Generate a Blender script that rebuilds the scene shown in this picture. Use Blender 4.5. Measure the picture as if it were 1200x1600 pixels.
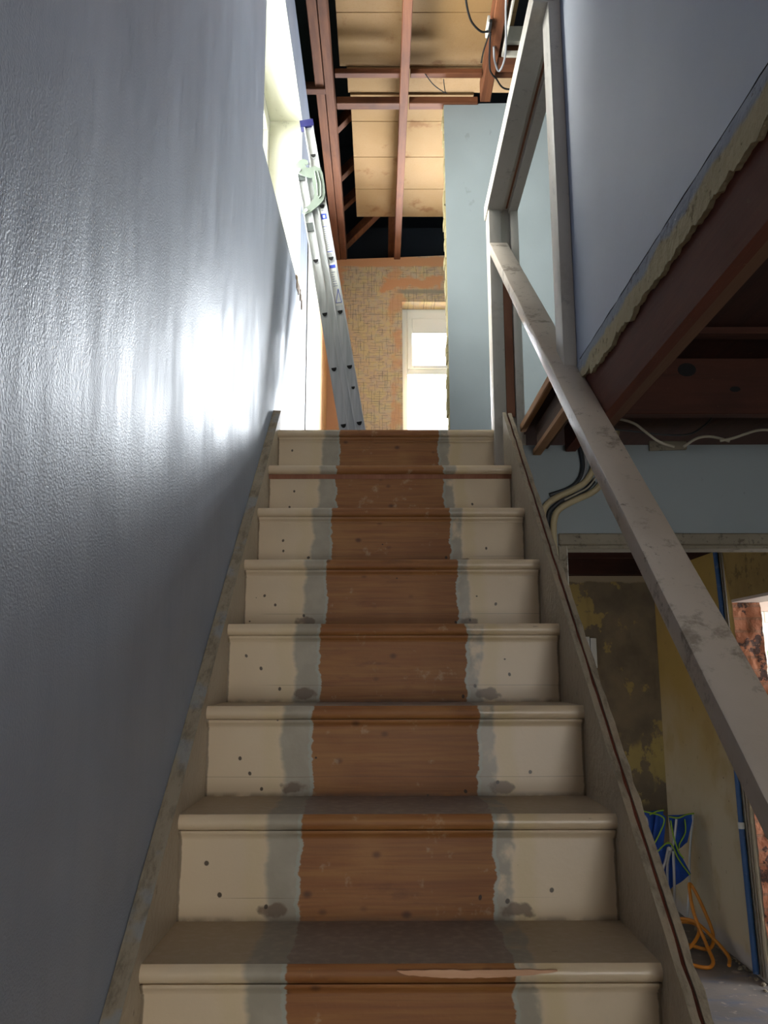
import bpy, bmesh, math, random
from mathutils import Vector, Matrix, noise as mnoise
random.seed(7)
for o in list(bpy.data.objects): bpy.data.objects.remove(o)
S = bpy.context.scene
COL = S.collection

# ------------------------------------------------------------ camera
cd = bpy.data.cameras.new('camera'); cam = bpy.data.objects.new('camera', cd); COL.objects.link(cam)
S.camera = cam
cd.sensor_fit = 'VERTICAL'; cd.sensor_height = 36.0; cd.lens = 1298.95/1600*36.0
cd.clip_start = 0.05; cd.clip_end = 200
PI_, YA, RO = 0.18953474, 0.00367416, -0.00171808
fwd = Vector((math.sin(YA)*math.cos(PI_), math.cos(YA)*math.cos(PI_), math.sin(PI_)))
rgt = Vector((math.cos(YA), -math.sin(YA), 0)); upv = rgt.cross(fwd)
r2 = rgt*math.cos(RO)+upv*math.sin(RO); u2 = upv*math.cos(RO)-rgt*math.sin(RO)
M = Matrix((r2, u2, -fwd)).transposed().to_4x4(); M.translation = (0, 0, 1.6472)
cam.matrix_world = M

# ------------------------------------------------------------ world, lights, exposure
w = bpy.data.worlds.new('overcast sky'); S.world = w; w.use_nodes = True
bg = w.node_tree.nodes['Background']; bg.inputs[0].default_value = (0.92, 0.96, 1.0, 1); bg.inputs[1].default_value = 2.6
S.view_settings.view_transform = 'Standard'; S.view_settings.look = 'None'
S.view_settings.gamma = 1.0; S.view_settings.exposure = 1.2; S.view_settings.use_curve_mapping = False

def area(name, loc, direction, sx, sy, power, col=(0.88, 0.94, 1.0), spread=180):
    l = bpy.data.lights.new(name, 'AREA'); l.shape = 'RECTANGLE'; l.size = sx; l.size_y = sy
    l.energy = power; l.color = col; l.spread = math.radians(spread)
    o = bpy.data.objects.new(name, l); COL.objects.link(o); o.location = loc
    o.rotation_euler = Vector(direction).to_track_quat('-Z', 'Z').to_euler()
    return o
area('daylight_far_window', (0.61, 6.425, 3.96), (0, -1, 0), 0.87, 1.16, 205)
area('daylight_landing_window', (-0.70, 3.36, 4.06), (1, 0, -0.0), 1.32, 1.02, 66, (1.0, 1.0, 0.93))
area('side_room_fill', (5.3, 4.0, 1.3), (-1, 0, 0), 2.2, 1.9, 70)  # fill lamp at an unseen opening on the side room's far right
area('daylight_hall_door', (1.05, -2.75, 1.35), (-.12, 1, 0.05), 1.3, 1.5, 12, (1.0, 0.91, 0.80))

# ------------------------------------------------------------ constants of the stairs
Y0, G, R, NO = 1.4635, 0.22638, 0.19640, 0.0193
def ny(k): return Y0+(k-6)*G           # nosing y of tread k
def nz(k): return k*R                  # top of tread k
SX0, SX1 = -0.3925, 0.457
LAND = 13*R
XL = -0.424

# ------------------------------------------------------------ mesh helpers
def put(o, label=None, cat=None, group=None, kind=None):
    if label: o['label'] = label
    if cat: o['category'] = cat
    if group: o['group'] = group
    if kind: o['kind'] = kind
    return o
def empty(name, loc, label, cat, group=None):
    o = bpy.data.objects.new(name, None); COL.objects.link(o); o.location = loc; o.empty_display_size = 0.1
    return put(o, label, cat, group)
def link(name, bm, mat, parent=None, smooth=False, at=None):
    """bm is in world coordinates; the object's origin goes to `at` (or stays with its parent's frame)."""
    bmesh.ops.remove_doubles(bm, verts=bm.verts, dist=1e-6)
    bmesh.ops.recalc_face_normals(bm, faces=bm.faces)
    if at is None and parent is None:
        if len(bm.verts):
            mn = [min(v.co[i] for v in bm.verts) for i in range(3)]; mx = [max(v.co[i] for v in bm.verts) for i in range(3)]
            at = ((mn[0]+mx[0])/2, (mn[1]+mx[1])/2, mn[2])
    org = Vector(at) if at is not None else Vector((0, 0, 0))
    if parent is not None and at is None: 
        q = parent; org = Vector((0, 0, 0))
        while q: org += q.location; q = q.parent
    for v in bm.verts: v.co -= org
    me = bpy.data.meshes.new(name); bm.to_mesh(me); bm.free()
    for m in (mat if isinstance(mat, (list, tuple)) else [mat]): me.materials.append(m)
    if smooth:
        for p in me.polygons: p.use_smooth = True
        try: me.set_sharp_from_angle(angle=math.radians(38))
        except Exception: pass
    o = bpy.data.objects.new(name, me); COL.objects.link(o)
    if parent is not None: o.parent = parent
    else: o.location = org
    return o
def struct(name, bm, mat, smooth=False):
    o = link(name, bm, mat, None, smooth); o['kind'] = 'structure'; return o
def nb(): return bmesh.new()
def box(bm, x0, x1, y0, y1, z0, z1, bev=0.0, seg=2, mi=0):
    vs = [bm.verts.new((x, y, z)) for x in (x0, x1) for y in (y0, y1) for z in (z0, z1)]
    F = [(0,1,3,2),(4,6,7,5),(0,4,5,1),(2,3,7,6),(0,2,6,4),(1,5,7,3)]
    fs = [bm.faces.new([vs[i] for i in f]) for f in F]
    for f in fs: f.material_index = mi
    if bev > 0:
        es = {e for f in fs for e in f.edges}
        bmesh.ops.bevel(bm, geom=list(es), offset=bev, segments=seg, affect='EDGES', profile=0.6)
    return fs
def prism(bm, pts, axis, a, b, bev=0.0, seg=2, mi=0):
    """polygon pts in the plane normal to axis, extruded a..b. axis x: pts (y,z); y: (x,z); z: (x,y)"""
    def P(p, t):
        return (t, p[0], p[1]) if axis == 'x' else ((p[0], t, p[1]) if axis == 'y' else (p[0], p[1], t))
    A = [bm.verts.new(P(p, a)) for p in pts]; B = [bm.verts.new(P(p, b)) for p in pts]
    n = len(pts); fs = [bm.faces.new(A), bm.faces.new(B[::-1])]
    for i in range(n): fs.append(bm.faces.new((A[i], B[i], B[(i+1) % n], A[(i+1) % n])))
    for f in fs: f.material_index = mi
    if bev > 0:
        bmesh.ops.bevel(bm, geom=list({e for f in fs for e in f.edges}), offset=bev, segments=seg, affect='EDGES', profile=0.6)
    return fs
def smooth_path(pts, n=6):
    pts = [Vector(p) for p in pts]
    if len(pts) < 3: return pts
    out = []
    P = [pts[0]*2-pts[1]]+pts+[pts[-1]*2-pts[-2]]
    for i in range(1, len(P)-2):
        for k in range(n):
            t = k/n; a, b, c, d = P[i-1], P[i], P[i+1], P[i+2]
            out.append(0.5*((2*b)+(-a+c)*t+(2*a-5*b+4*c-d)*t*t+(-a+3*b-3*c+d)*t**3))
    out.append(pts[-1]); return out
def tube(bm, pts, r, seg=8, sm=6, caps=True, flat=1.0):
    pts = smooth_path(pts, sm) if sm else [Vector(p) for p in pts]
    rings = []; up = None
    for i, p in enumerate(pts):
        t = (pts[min(i+1, len(pts)-1)]-pts[max(i-1, 0)])
        if t.length < 1e-9: t = Vector((0, 0, 1))
        t.normalize()
        if up is None:
            up = t.orthogonal().normalized()
        up = (up-t*up.dot(t))
        if up.length < 1e-6: up = t.orthogonal()
        up.normalize(); s = t.cross(up)
        rr = r(i/(len(pts)-1)) if callable(r) else r
        rings.append([bm.verts.new(p+(up*math.cos(a)*flat+s*math.sin(a))*rr) for a in [2*math.pi*k/seg for k in range(seg)]])
    for A, B in zip(rings, rings[1:]):
        for k in range(seg): bm.faces.new((A[k], A[(k+1) % seg], B[(k+1) % seg], B[k]))
    if caps: bm.faces.new(rings[0][::-1]); bm.faces.new(rings[-1])
def beam(bm, p0, p1, wx, h, up=(0, 0, 1), bev=0.0):
    """rectangular bar from p0 to p1 (centre of its underside), width wx, height h"""
    p0, p1 = Vector(p0), Vector(p1); t = (p1-p0).normalized(); s = t.cross(Vector(up)).normalized(); u = s.cross(t)
    vs = []
    for p in (p0, p1):
        for a, b in ((-.5, 0), (.5, 0), (.5, 1), (-.5, 1)): vs.append(bm.verts.new(p+s*a*wx+u*b*h))
    fs = [bm.faces.new([vs[i] for i in f]) for f in ((0,1,2,3),(7,6,5,4),(0,4,5,1),(1,5,6,2),(2,6,7,3),(3,7,4,0))]
    if bev: bmesh.ops.bevel(bm, geom=list({e for f in fs for e in f.edges}), offset=bev, segments=1, affect='EDGES')
def subdivide_long(bm, maxlen):
    for _ in range(6):
        es = [e for e in bm.edges if e.calc_length() > maxlen]
        if not es: break
        bmesh.ops.subdivide_edges(bm, edges=es, cuts=1)

# ------------------------------------------------------------ material helpers
def lin(h):
    h = h.lstrip('#'); c = [int(h[i:i+2], 16)/255 for i in (0, 2, 4)]
    return tuple([(x/12.92 if x <= .04045 else ((x+.055)/1.055)**2.4) for x in c])+(1.0,)
class Mat:
    def __init__(s, name):
        s.m = bpy.data.materials.new(name); s.m.use_nodes = True; s.t = s.m.node_tree; s.n = s.t.nodes; s.l = s.t.links
        s.b = s.n['Principled BSDF']
        g = s.n.new('ShaderNodeNewGeometry'); s.P = g.outputs['Position']; s.Nrm = g.outputs['Normal']
        sp = s.n.new('ShaderNodeSeparateXYZ'); s.l.new(s.P, sp.inputs[0]); s.x, s.y, s.z = sp.outputs
    def _in(s, sock, v):
        if isinstance(v, bpy.types.NodeSocket): s.l.new(v, sock)
        elif isinstance(v, str): sock.default_value = lin(v)
        elif v is not None:
            sock.default_value = v
    def m_(s, op, a, b=None, c=None):
        n = s.n.new('ShaderNodeMath'); n.operation = op
        s._in(n.inputs[0], a)
        if b is not None: s._in(n.inputs[1], b)
        if c is not None: s._in(n.inputs[2], c)
        return n.outputs[0]
    def add(s, a, b): return s.m_('ADD', a, b)
    def sub(s, a, b): return s.m_('SUBTRACT', a, b)
    def mul(s, a, b): return s.m_('MULTIPLY', a, b)
    def mx(s, a, b): return s.m_('MAXIMUM', a, b)
    def mn(s, a, b): return s.m_('MINIMUM', a, b)
    def step(s, v, lo, hi):                     # smooth 0..1 between lo and hi
        n = s.n.new('ShaderNodeMapRange'); n.interpolation_type = 'SMOOTHSTEP'
        s._in(n.inputs[0], v); n.inputs[1].default_value = lo; n.inputs[2].default_value = hi
        if lo > hi:
            n.inputs[1].default_value = hi; n.inputs[2].default_value = lo; n.inputs[3].default_value = 1; n.inputs[4].default_value = 0
        return n.outputs[0]
    def band(s, v, lo, hi, soft): return s.mul(s.step(v, lo-soft, lo+soft), s.step(v, hi+soft, hi-soft))
    def vec(s, x, y, z):
        n = s.n.new('ShaderNodeCombineXYZ'); s._in(n.inputs[0], x); s._in(n.inputs[1], y); s._in(n.inputs[2], z); return n.outputs[0]
    def sc(s, sx, sy, sz, off=0.0):
        n = s.n.new('ShaderNodeMapping'); s.l.new(s.P, n.inputs[0]); n.inputs[3].default_value = (sx, sy, sz)
        n.inputs[1].default_value = (off, off*1.7, off*.6); return n.outputs[0]
    def noise(s, scale, detail=3, vec=None, rough=.5, dist=0.0):
        n = s.n.new('ShaderNodeTexNoise'); s._in(n.inputs['Vector'], vec if vec is not None else s.P)
        n.inputs['Scale'].default_value = scale; n.inputs['Detail'].default_value = detail
        n.inputs['Roughness'].default_value = rough; n.inputs['Distortion'].default_value = dist
        return n.outputs['Fac']
    def vor(s, scale, vec=None, feature='F1', metric='EUCLIDEAN', out='Distance'):
        n = s.n.new('ShaderNodeTexVoronoi'); n.feature = feature; n.distance = metric
        s._in(n.inputs['Vector'], vec if vec is not None else s.P); n.inputs['Scale'].default_value = scale
        return n.outputs[out]
    def wave(s, scale, vec=None, dist=3.0, detail=2, dscale=1.0):
        n = s.n.new('ShaderNodeTexWave'); s._in(n.inputs['Vector'], vec if vec is not None else s.P)
        n.inputs['Scale'].default_value = scale; n.inputs['Distortion'].default_value = dist
        n.inputs['Detail'].default_value = detail; n.inputs['Detail Scale'].default_value = dscale
        return n.outputs['Fac']
    def mix(s, f, a, b):
        n = s.n.new('ShaderNodeMix'); n.data_type = 'RGBA'
        s._in(n.inputs[0], f); s._in(n.inputs[6], a); s._in(n.inputs[7], b); return n.outputs[2]
    def bump(s, h, strength=.3, dist=.01, nrm=None):
        n = s.n.new('ShaderNodeBump'); s._in(n.inputs['Height'], h); n.inputs['Strength'].default_value = strength
        n.inputs['Distance'].default_value = dist
        if nrm is not None: s.l.new(nrm, n.inputs['Normal'])
        return n.outputs[0]
    def out(s, col, rough=.6, metal=0.0, nrm=None, spec=.5, coat=None, sheen=None):
        s._in(s.b.inputs['Base Color'], col); s._in(s.b.inputs['Roughness'], rough); s._in(s.b.inputs['Metallic'], metal)
        s._in(s.b.inputs['Specular IOR Level'], spec)
        if coat is not None: s.b.inputs['Coat Weight'].default_value = coat; s.b.inputs['Coat Roughness'].default_value = .25
        if nrm is not None: s.l.new(nrm, s.b.inputs['Normal'])
        return s.m

def plain(name, col, rough=.6, metal=0.0, var=.12, sc=12, bumpk=.15):
    a = Mat(name); n = a.noise(sc, 4)
    c = a.mix(a.mul(a.step(n, .35, .75), var*2), col, tuple(x*.55 for x in lin(col)[:3])+(1,))
    return a.out(c, rough, metal, a.bump(a.noise(sc*6, 3), bumpk, .003))

def mat_blue_wall():
    a = Mat('blue gloss wall paint')
    streak = a.noise(1.0, 5, a.sc(9, 9, 1.6), .6)          # brush marks run up and down
    cloud = a.noise(2.2, 4)
    c = a.mix(a.step(streak, .3, .75), '#8e99ac', '#9aa4b5')
    c = a.mix(a.mul(a.step(cloud, .45, .75), .35), c, '#7d8797')
    scuff = a.mul(a.step(a.noise(1.0, 6, a.sc(20, 20, 5, 3), .7), .67, .73), a.step(a.noise(1.6, 2), .5, .6))
    c = a.mix(a.mul(scuff, .5), c, '#6d7178')
    fine = a.noise(260, 2); mid = a.noise(1.0, 3, a.sc(22, 22, 7), .55); big = a.noise(1.0, 2, a.sc(4, 3, 1.4))
    h = a.add(a.mul(fine, .22), a.add(a.mul(mid, .38), a.mul(big, 2.6)))
    r = a.add(a.add(.47, a.mul(a.step(cloud, .4, .7), .08)), a.mul(a.step(streak, .3, .8), .12))
    return a.out(c, r, 0, a.bump(h, .42, .012), spec=.9)

def mat_stair(kind):
    a = Mat('painted stair '+kind)
    ph = a.noise(1.0, 4, a.sc(3, 14, 26), .65)
    xx = a.add(a.x, a.mul(a.sub(ph, .5), .034))
    x2 = a.add(a.x, a.mul(a.sub(a.noise(1.0, 4, a.sc(3, 9, 9, 5), .65), .5), .06))
    # bare pine down the middle
    g1 = a.noise(1.0, 4, a.sc(2.2, 30, 34, 4), .6, .8)
    g2 = a.noise(1.0, 5, a.sc(5, 120, 150), .6, .3)
    wood = a.mix(a.step(g1, .25, .8), '#8b572c', '#a26f3b')
    wood = a.mix(a.mul(a.step(g2, .4, .7), .45), wood, '#6e4427')
    wood = a.mix(a.mul(a.step(a.noise(5, 3), .5, .75), .4), wood, '#aa7c48')
    kv = a.vor(1.0, a.sc(11, 8, 15)); wood = a.mix(a.mul(a.step(kv, .16, .03), .75), wood, '#46291b')
    wood = a.mix(a.mul(a.step(a.noise(1.0, 5, a.sc(4, 9, 12, 3), .7), .58, .72), .45), wood, '#5e3a24')
    pale = a.mul(a.step(a.noise(16, 4, None, .7), .62, .72), .35); wood = a.mix(pale, wood, '#c2a988')
    # painted sides: cream, then a stained yellowish line, then old grey green next to the wood
    cream = a.mix(a.step(a.noise(3, 3), .3, .7), '#d2bea0', '#dcc8a8')
    cream = a.mix(a.mul(a.step(a.noise(9, 4, None, .7), .55, .8), .25), cream, '#bfb095')
    yl = a.band(x2, .262, .300, .012); yl = a.mx(yl, a.mul(a.band(x2, -.262, -.225, .014), .55))
    cream = a.mix(a.mul(yl, .45), cream, '#cfba86')
    dist = a.m_('ABSOLUTE', a.sub(x2, .031))
    gg = a.mx(a.band(x2, -.218, .03, .007), a.mul(a.band(x2, .03, .256, .005), a.step(a.noise(16, 4), .32, .5)))
    ggc = a.mix(a.step(a.noise(14, 3), .4, .7), '#918c7e', '#a09a8c')
    paint = a.mix(a.mul(gg, .85), cream, ggc)
    paint = a.mix(a.mul(a.step(a.m_('ABSOLUTE', a.sub(xx, .031)), .197, .193), .5), paint, '#a3aba2')
    wd = a.step(a.m_('ABSOLUTE', a.sub(xx, .031)), .189, .1855)
    col = a.mix(wd, paint, wood)
    # worn spots and nail holes
    zz = a.m_('FRACT', a.mul(a.add(a.z, .0005), 1/R))
    if kind == 'riser':
        fl = a.m_('FLOOR', a.mul(a.add(a.z, .0005), 1/R))
        def rnd(seed):
            w_ = a.n.new('ShaderNodeTexWhiteNoise'); w_.noise_dimensions = '2D'; a.l.new(a.vec(fl, float(seed), 0.0), w_.inputs['Vector']); return a.sub(w_.outputs['Value'], .5)
        ax = a.add(a.x, a.mul(rnd(1), .035)); az = a.add(zz, a.mul(rnd(2), .10))
        for cx, w_ in ((-.205, .045), (.262, .05)):
            e = a.add(a.m_('POWER', a.mul(a.sub(ax, cx), 1/w_), 2), a.m_('POWER', a.mul(a.sub(zz, .10), 1/.11), 2))
            e = a.add(e, a.mul(a.noise(35, 4), 1.6))
            col = a.mix(a.mul(a.step(e, 1.35, 1.0), .8), col, '#6b5645')
        hv = a.vor(1.0, a.sc(13, 8, 15, 2))
        col = a.mix(a.mul(a.step(hv, .042, .026), .9), col, '#2d2119')
        for cx, cz in ((-.318, .30), (.335, .30), (-.33, .52), (-.245, .14), (.26, .16), (.20, .15)):
            e = a.add(a.m_('POWER', a.mul(a.add(a.sub(a.add(a.x, a.mul(rnd(cx*50), .05)), cx), a.mul(a.sub(a.noise(3), .5), .08)), 1/.0038), 2), a.m_('POWER', a.mul(a.add(a.sub(a.add(zz, a.mul(rnd(cz*70), .16)), cz), a.mul(a.sub(a.noise(2.3), .5), .3)), 1/.022), 2))
            col = a.mix(a.mul(a.step(e, 1.5, .6), .9), col, '#33261c')
        ln = a.mul(a.band(a.add(zz, a.mul(a.noise(4), .02)), .222, .226, .003), a.step(a.noise(3.3, 1), .4, .5))
        col = a.mix(a.mul(ln, .7), col, '#5c4632')
        dirt = a.mul(a.step(zz, .07, .0), a.step(a.noise(30, 4), .2, .6))
        col = a.mix(a.mul(dirt, .6), col, '#5a4a3c')
        side = a.step(a.add(a.m_('ABSOLUTE', a.sub(a.x, .032)), a.mul(a.noise(40, 3), .006)), .4215, .4245)
        col = a.mix(a.mul(side, .7), col, '#4a3a2c')
        rough = a.add(.38, a.mul(wd, .2))
    else:
        # dusty walked-on top
        up = a.m_('ABSOLUTE', 0)
        n = a.n.new('ShaderNodeSeparateXYZ'); a.l.new(a.Nrm, n.inputs[0]); up = a.step(n.outputs[2], .8, .97)
        dustc = a.mix(wd, a.mix(gg, '#a8987f', '#99958a'), '#8c857f')
        dustc = a.mix(a.mul(a.step(a.noise(60, 4), .4, .8), .5), dustc, '#bbae9e')
        col = a.mix(a.mul(up, .82), col, dustc)
        chip = a.mul(a.step(a.noise(1.0, 5, a.sc(12, 60, 40), .7), .66, .70), .7)
        col = a.mix(chip, col, '#6c5a48')
        rough = a.add(.30, a.mul(a.mx(wd, up), .3))
    h = a.add(a.mul(a.noise(160, 2), .12), a.mul(a.noise(28, 3), .35))
    h = a.add(h, a.mul(wd, -.15))
    return a.out(col, rough, 0, a.bump(h, .35, .004))

def mat_worn(name, base, dark, scuff, rough=.45, amt=.5, scale=9, peel=None):
    a = Mat(name)
    n = a.noise(scale*.35, 4); c = a.mix(a.step(n, .3, .7), base, dark)
    s1 = a.mul(a.step(a.noise(scale, 6, None, .74), .54, .66), amt)
    c = a.mix(s1, c, scuff)
    s2 = a.mul(a.mul(a.step(a.noise(scale*3.5, 5, None, .75), .58, .66), a.step(a.noise(scale*.6, 2), .36, .55)), amt)
    c = a.mix(s2, c, '#3a322b')
    if peel:
        c = a.mix(a.step(a.noise(scale*1.7, 5, None, .65), .63, .645), c, peel)
    return a.out(c, a.add(rough, a.mul(s1, .3)), 0, a.bump(a.add(a.mul(a.noise(120, 3), .3), a.noise(24, 3)), .3, .004))

def mat_timber(name, c1, c2, c3, axis='y', rough=.75):
    a = Mat(name); s = {'x': (2, 30, 30), 'y': (30, 2, 30), 'z': (30, 30, 2)}[axis]
    g = a.noise(1.0, 5, a.sc(*s), .65, .4); c = a.mix(a.step(g, .3, .7), c1, c2)
    c = a.mix(a.mul(a.step(a.noise(4, 4), .5, .75), .6), c, c3)
    kn = a.vor(1.0, a.sc(*[q*.14 for q in s])); c = a.mix(a.mul(a.step(kn, .08, .03), .7), c, '#1f0e08')
    dust = a.mul(a.step(a.noise(40, 5, None, .75), .64, .72), .35); c = a.mix(dust, c, '#8a6a50')
    return a.out(c, rough, 0, a.bump(g, .4, .004), spec=.3)

def mat_wallpaper():
    a = Mat('old wallpaper with broken black line pattern')
    base = a.mix(a.step(a.noise(1.0, 4, a.sc(26, 14, 34)), .42, .58), '#c4a880', '#baa084')
    base = a.mix(a.mul(a.step(a.noise(11, 3), .50, .58), .55), base, '#c6b27c')
    base = a.mix(a.mul(a.step(a.noise(1.0, 3, a.sc(19, 5, 28, 8)), .55, .6), .5), base, '#b9a98c')
    lines = None
    for k_, (px, pz, ww, off) in enumerate(((.050, .019, .0016, 1), (.034, .027, .0014, 5), (.021, .060, .0016, 9), (.030, .044, .0014, 14))):
        # thin strokes: vertical ones where the cell column says so, level ones where the cell row does
        horiz = k_ < 2
        u, v = (a.z, a.x) if horiz else (a.x, a.z)
        per, ln_ = (pz, px) if horiz else (px, pz)
        wob = a.mul(a.sub(a.noise(14+off, 2), .5), .012)
        q = a.m_('FRACT', a.mul(a.add(u, wob), 1/per))
        stroke = a.step(a.m_('ABSOLUTE', a.sub(q, .5)), ww/per, ww/per*.5)
        cell = a.m_('FLOOR', a.mul(a.add(u, wob), 1/per)); cell2 = a.m_('FLOOR', a.mul(a.add(v, a.mul(cell, .37*ln_)), 1/ln_))
        wn = a.n.new('ShaderNodeTexWhiteNoise'); a.l.new(a.vec(cell, cell2, float(off)), wn.inputs['Vector'])
        on_ = a.step(wn.outputs['Value'], .68, .69)
        k = a.mul(stroke, on_); lines = k if lines is None else a.mx(lines, k)
    # torn patches where the paper is gone
    wob = a.mul(a.sub(a.noise(9, 4), .5), .22)
    zz = a.add(a.z, wob); xx = a.add(a.x, wob)
    p1 = a.mul(a.band(xx, .02, .50, .03), a.band(zz, 4.66, 4.77, .02))
    p2 = a.mul(a.step(xx, -.27, -.32), a.step(a.noise(3), .2, .3))
    p3 = a.band(a.add(a.z, a.mul(wob, .2)), 4.85, 4.93, .01)
    p4 = a.mul(a.band(xx, .08, .17, .02), a.step(a.noise(6, 3), .4, .6))
    bare = a.mx(a.mx(p1, p2), a.mx(p3, a.mul(p4, .7)))
    grey = a.mul(a.band(a.x, .14, .6, .03), a.band(a.add(a.z, a.mul(wob, .15)), 4.615, 4.65, .006))
    c = a.mix(a.mul(lines, .8), base, '#4a4a44')
    c = a.mix(bare, c, '#c98f62'); c = a.mix(a.mul(grey, .8), c, '#8f8672')
    return a.out(c, .8, 0, a.bump(a.add(a.noise(60, 3), a.mul(bare, -.5)), .25, .004))

def mat_grey_plaster():
    a = Mat('stripped grey plaster with yellow patches')
    c = a.mix(a.step(a.noise(3.5, 5, None, .6), .3, .7), '#6b6050', '#85765e')
    n = a.noise(1.0, 6, a.sc(3.4, 3.4, 2.8), .62)
    up = a.step(a.z, 1.0, 2.2)
    y1 = a.step(n, .56, .60); c = a.mix(a.mul(y1, .75), c, '#b09a58')
    lowband = a.mul(a.band(a.add(a.z, a.mul(a.noise(5, 4), .5)), 1.0, 1.42, .05), a.step(a.noise(1.0, 5, a.sc(6, 6, 3.5, 2), .6), .48, .52))
    c = a.mix(a.mul(lowband, .85), c, '#b3a060')
    c = a.mix(a.mul(a.step(a.noise(1.0, 5, a.sc(10, 10, 3)), .55, .8), .5), c, '#54493c')
    c = a.mix(a.step(a.add(a.z, a.mul(a.noise(9), .05)), 2.33, 2.345), c, '#a3957b')
    return a.out(c, .85, 0, a.bump(a.noise(25, 5), .4, .006))

def mat_yellow_wall():
    a = Mat('cream wall stained yellow higher up')
    z = a.add(a.z, a.mul(a.sub(a.noise(2.5, 4), .5), .8))
    c = a.mix(a.step(z, .7, 1.7), '#c2b79c', '#b49650')
    c = a.mix(a.mul(a.step(a.noise(4, 4), .5, .7), .4), c, '#a48a4e')
    c = a.mix(a.mul(a.step(a.noise(16, 5, None, .7), .62, .7), .4), c, '#7f6f4b')
    spots = a.step(a.vor(6), .05, .03); c = a.mix(a.mul(spots, .8), c, '#5a4c3a')
    c = a.mix(a.step(a.add(a.z, a.mul(a.noise(8), .08)), .16, .10), c, '#b7b2ab')
    return a.out(c, .75, 0, a.bump(a.noise(30, 4), .3, .004))

def mat_header():
    a = Mat('stained yellow plaster over the opening')
    c = a.mix(a.step(a.noise(5, 4), .3, .7), '#a58a52', '#8f7546')
    c = a.mix(a.mul(a.step(a.noise(9, 6, None, .7), .55, .65), .7), c, '#5f4d34')
    return a.out(c, .85, 0, a.bump(a.noise(25, 5), .5, .006))

def mat_rear_left():
    a = Mat('cream to orange plaster')
    c = a.mix(a.step(a.add(a.y, a.mul(a.noise(4, 3), .25)), 5.05, 5.75), '#e4dccb', '#c98f55')  # colour runs from cream near the landing to orange further back
    c = a.mix(a.mul(a.step(a.noise(20, 5), .64, .7), .6), c, '#7c6a55')
    return a.out(c, .7, 0, a.bump(a.noise(30, 4), .3, .004))

def mat_boards():
    a = Mat('tan fibre insulation board')
    c = a.mix(a.step(a.noise(2.0, 3), .3, .7), '#967a58', '#886c48')
    c = a.mix(a.mul(a.step(a.noise(80, 3), .5, .7), .25), c, '#86683f')
    st = a.mul(a.step(a.noise(4.5, 6, None, .65), .56, .68), .6); c = a.mix(st, c, '#6b4220')
    return a.out(c, .9, 0, a.bump(a.noise(90, 3), .3, .003), spec=.2)

def mat_brick():
    a = Mat('broken orange brick edge')
    n = a.n.new('ShaderNodeTexBrick'); v = a.vec(a.add(a.x, a.y), a.z, 0.0); a.l.new(v, n.inputs['Vector']); n.inputs['Scale'].default_value = 1
    n.inputs['Brick Width'].default_value = .215; n.inputs['Row Height'].default_value = .075; n.inputs['Mortar Size'].default_value = .008
    n.inputs['Color1'].default_value = lin('#74442a'); n.inputs['Color2'].default_value = lin('#855437'); n.inputs['Mortar'].default_value = lin('#6f4a32')
    c = a.mix(a.mul(a.step(a.noise(9, 5, None, .7), .54, .58), .9), n.outputs['Color'], '#26150e')
    return a.out(c, .9, 0, a.bump(a.add(a.noise(30, 5), a.mul(n.outputs['Fac'], -1)), .8, .012))

def mat_floor():
    a = Mat('blue grey dusty concrete floor')
    c = a.mix(a.step(a.noise(3, 4), .35, .65), '#5f5c5a', '#716b66')
    c = a.mix(a.mul(a.step(a.noise(1.0, 5, a.sc(3, 9, 1)), .5, .7), .6), c, '#4f5a6e')
    c = a.mix(a.mul(a.step(a.noise(20, 5), .6, .7), .5), c, '#a59a8c')
    return a.out(c, .65, 0, a.bump(a.noise(40, 4), .3, .004))

def mat_gyp():
    a = Mat('broken plaster edge blue paint over yellow plaster')
    z = a.add(a.z, a.mul(a.sub(a.noise(10, 4), .5), .05))
    c = a.mix(a.step(z, 2.378, 2.392), '#b8ab88', '#9aa0ac')
    c = a.mix(a.mul(a.step(a.noise(26, 5, None, .7), .58, .66), .6), c, '#54452f')
    return a.out(c, .9, 0, a.bump(a.noise(45, 5), .9, .012))

def mat_blue_green():
    a = Mat('pale blue green emulsion')
    c = a.mix(a.step(a.noise(1.6, 3), .3, .7), '#8f999d', '#858f92')
    sm = a.mul(a.step(a.noise(1.0, 5, a.sc(9, 9, 6), .7), .64, .70), .35); c = a.mix(sm, c, '#6a706c')
    return a.out(c, .55, 0, a.bump(a.noise(50, 3), .15, .003))

def mat_right_wall():
    a = Mat('lavender blue emulsion')
    c = a.mix(a.step(a.noise(1.5, 3), .3, .7), '#b3bccd', '#a6afc1')
    return a.out(c, .55, 0, a.bump(a.noise(60, 3), .12, .003))

def mat_string(side):
    a = Mat('dirty cream stair string '+side)
    c = a.mix(a.step(a.noise(3, 4), .3, .7), '#b5aa97', '#a39784')
    n = a.n.new('ShaderNodeSeparateXYZ'); a.l.new(a.Nrm, n.inputs[0]); up = a.step(n.outputs[2], .3, .6)
    rg = a.noise(1.0, 6, a.sc(40, 14, 14), .72)
    top = a.mix(a.mul(a.step(rg, .45, .65), .6), '#9a8f7c', '#5f5444')
    top = a.mix(a.mul(a.step(a.noise(9, 4), .50, .62), .5), top, '#8f9aa4' if side == 'left' else '#a3917a')
    c = a.mix(up, c, top)
    c = a.mix(a.mul(a.step(a.noise(24, 5, None, .7), .63, .70), .5), c, '#5d4e3f')
    return a.out(c, a.add(.45, a.mul(up, .35)), 0, a.bump(a.add(a.mul(rg, .8), a.noise(60, 3)), .55, .006))

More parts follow.
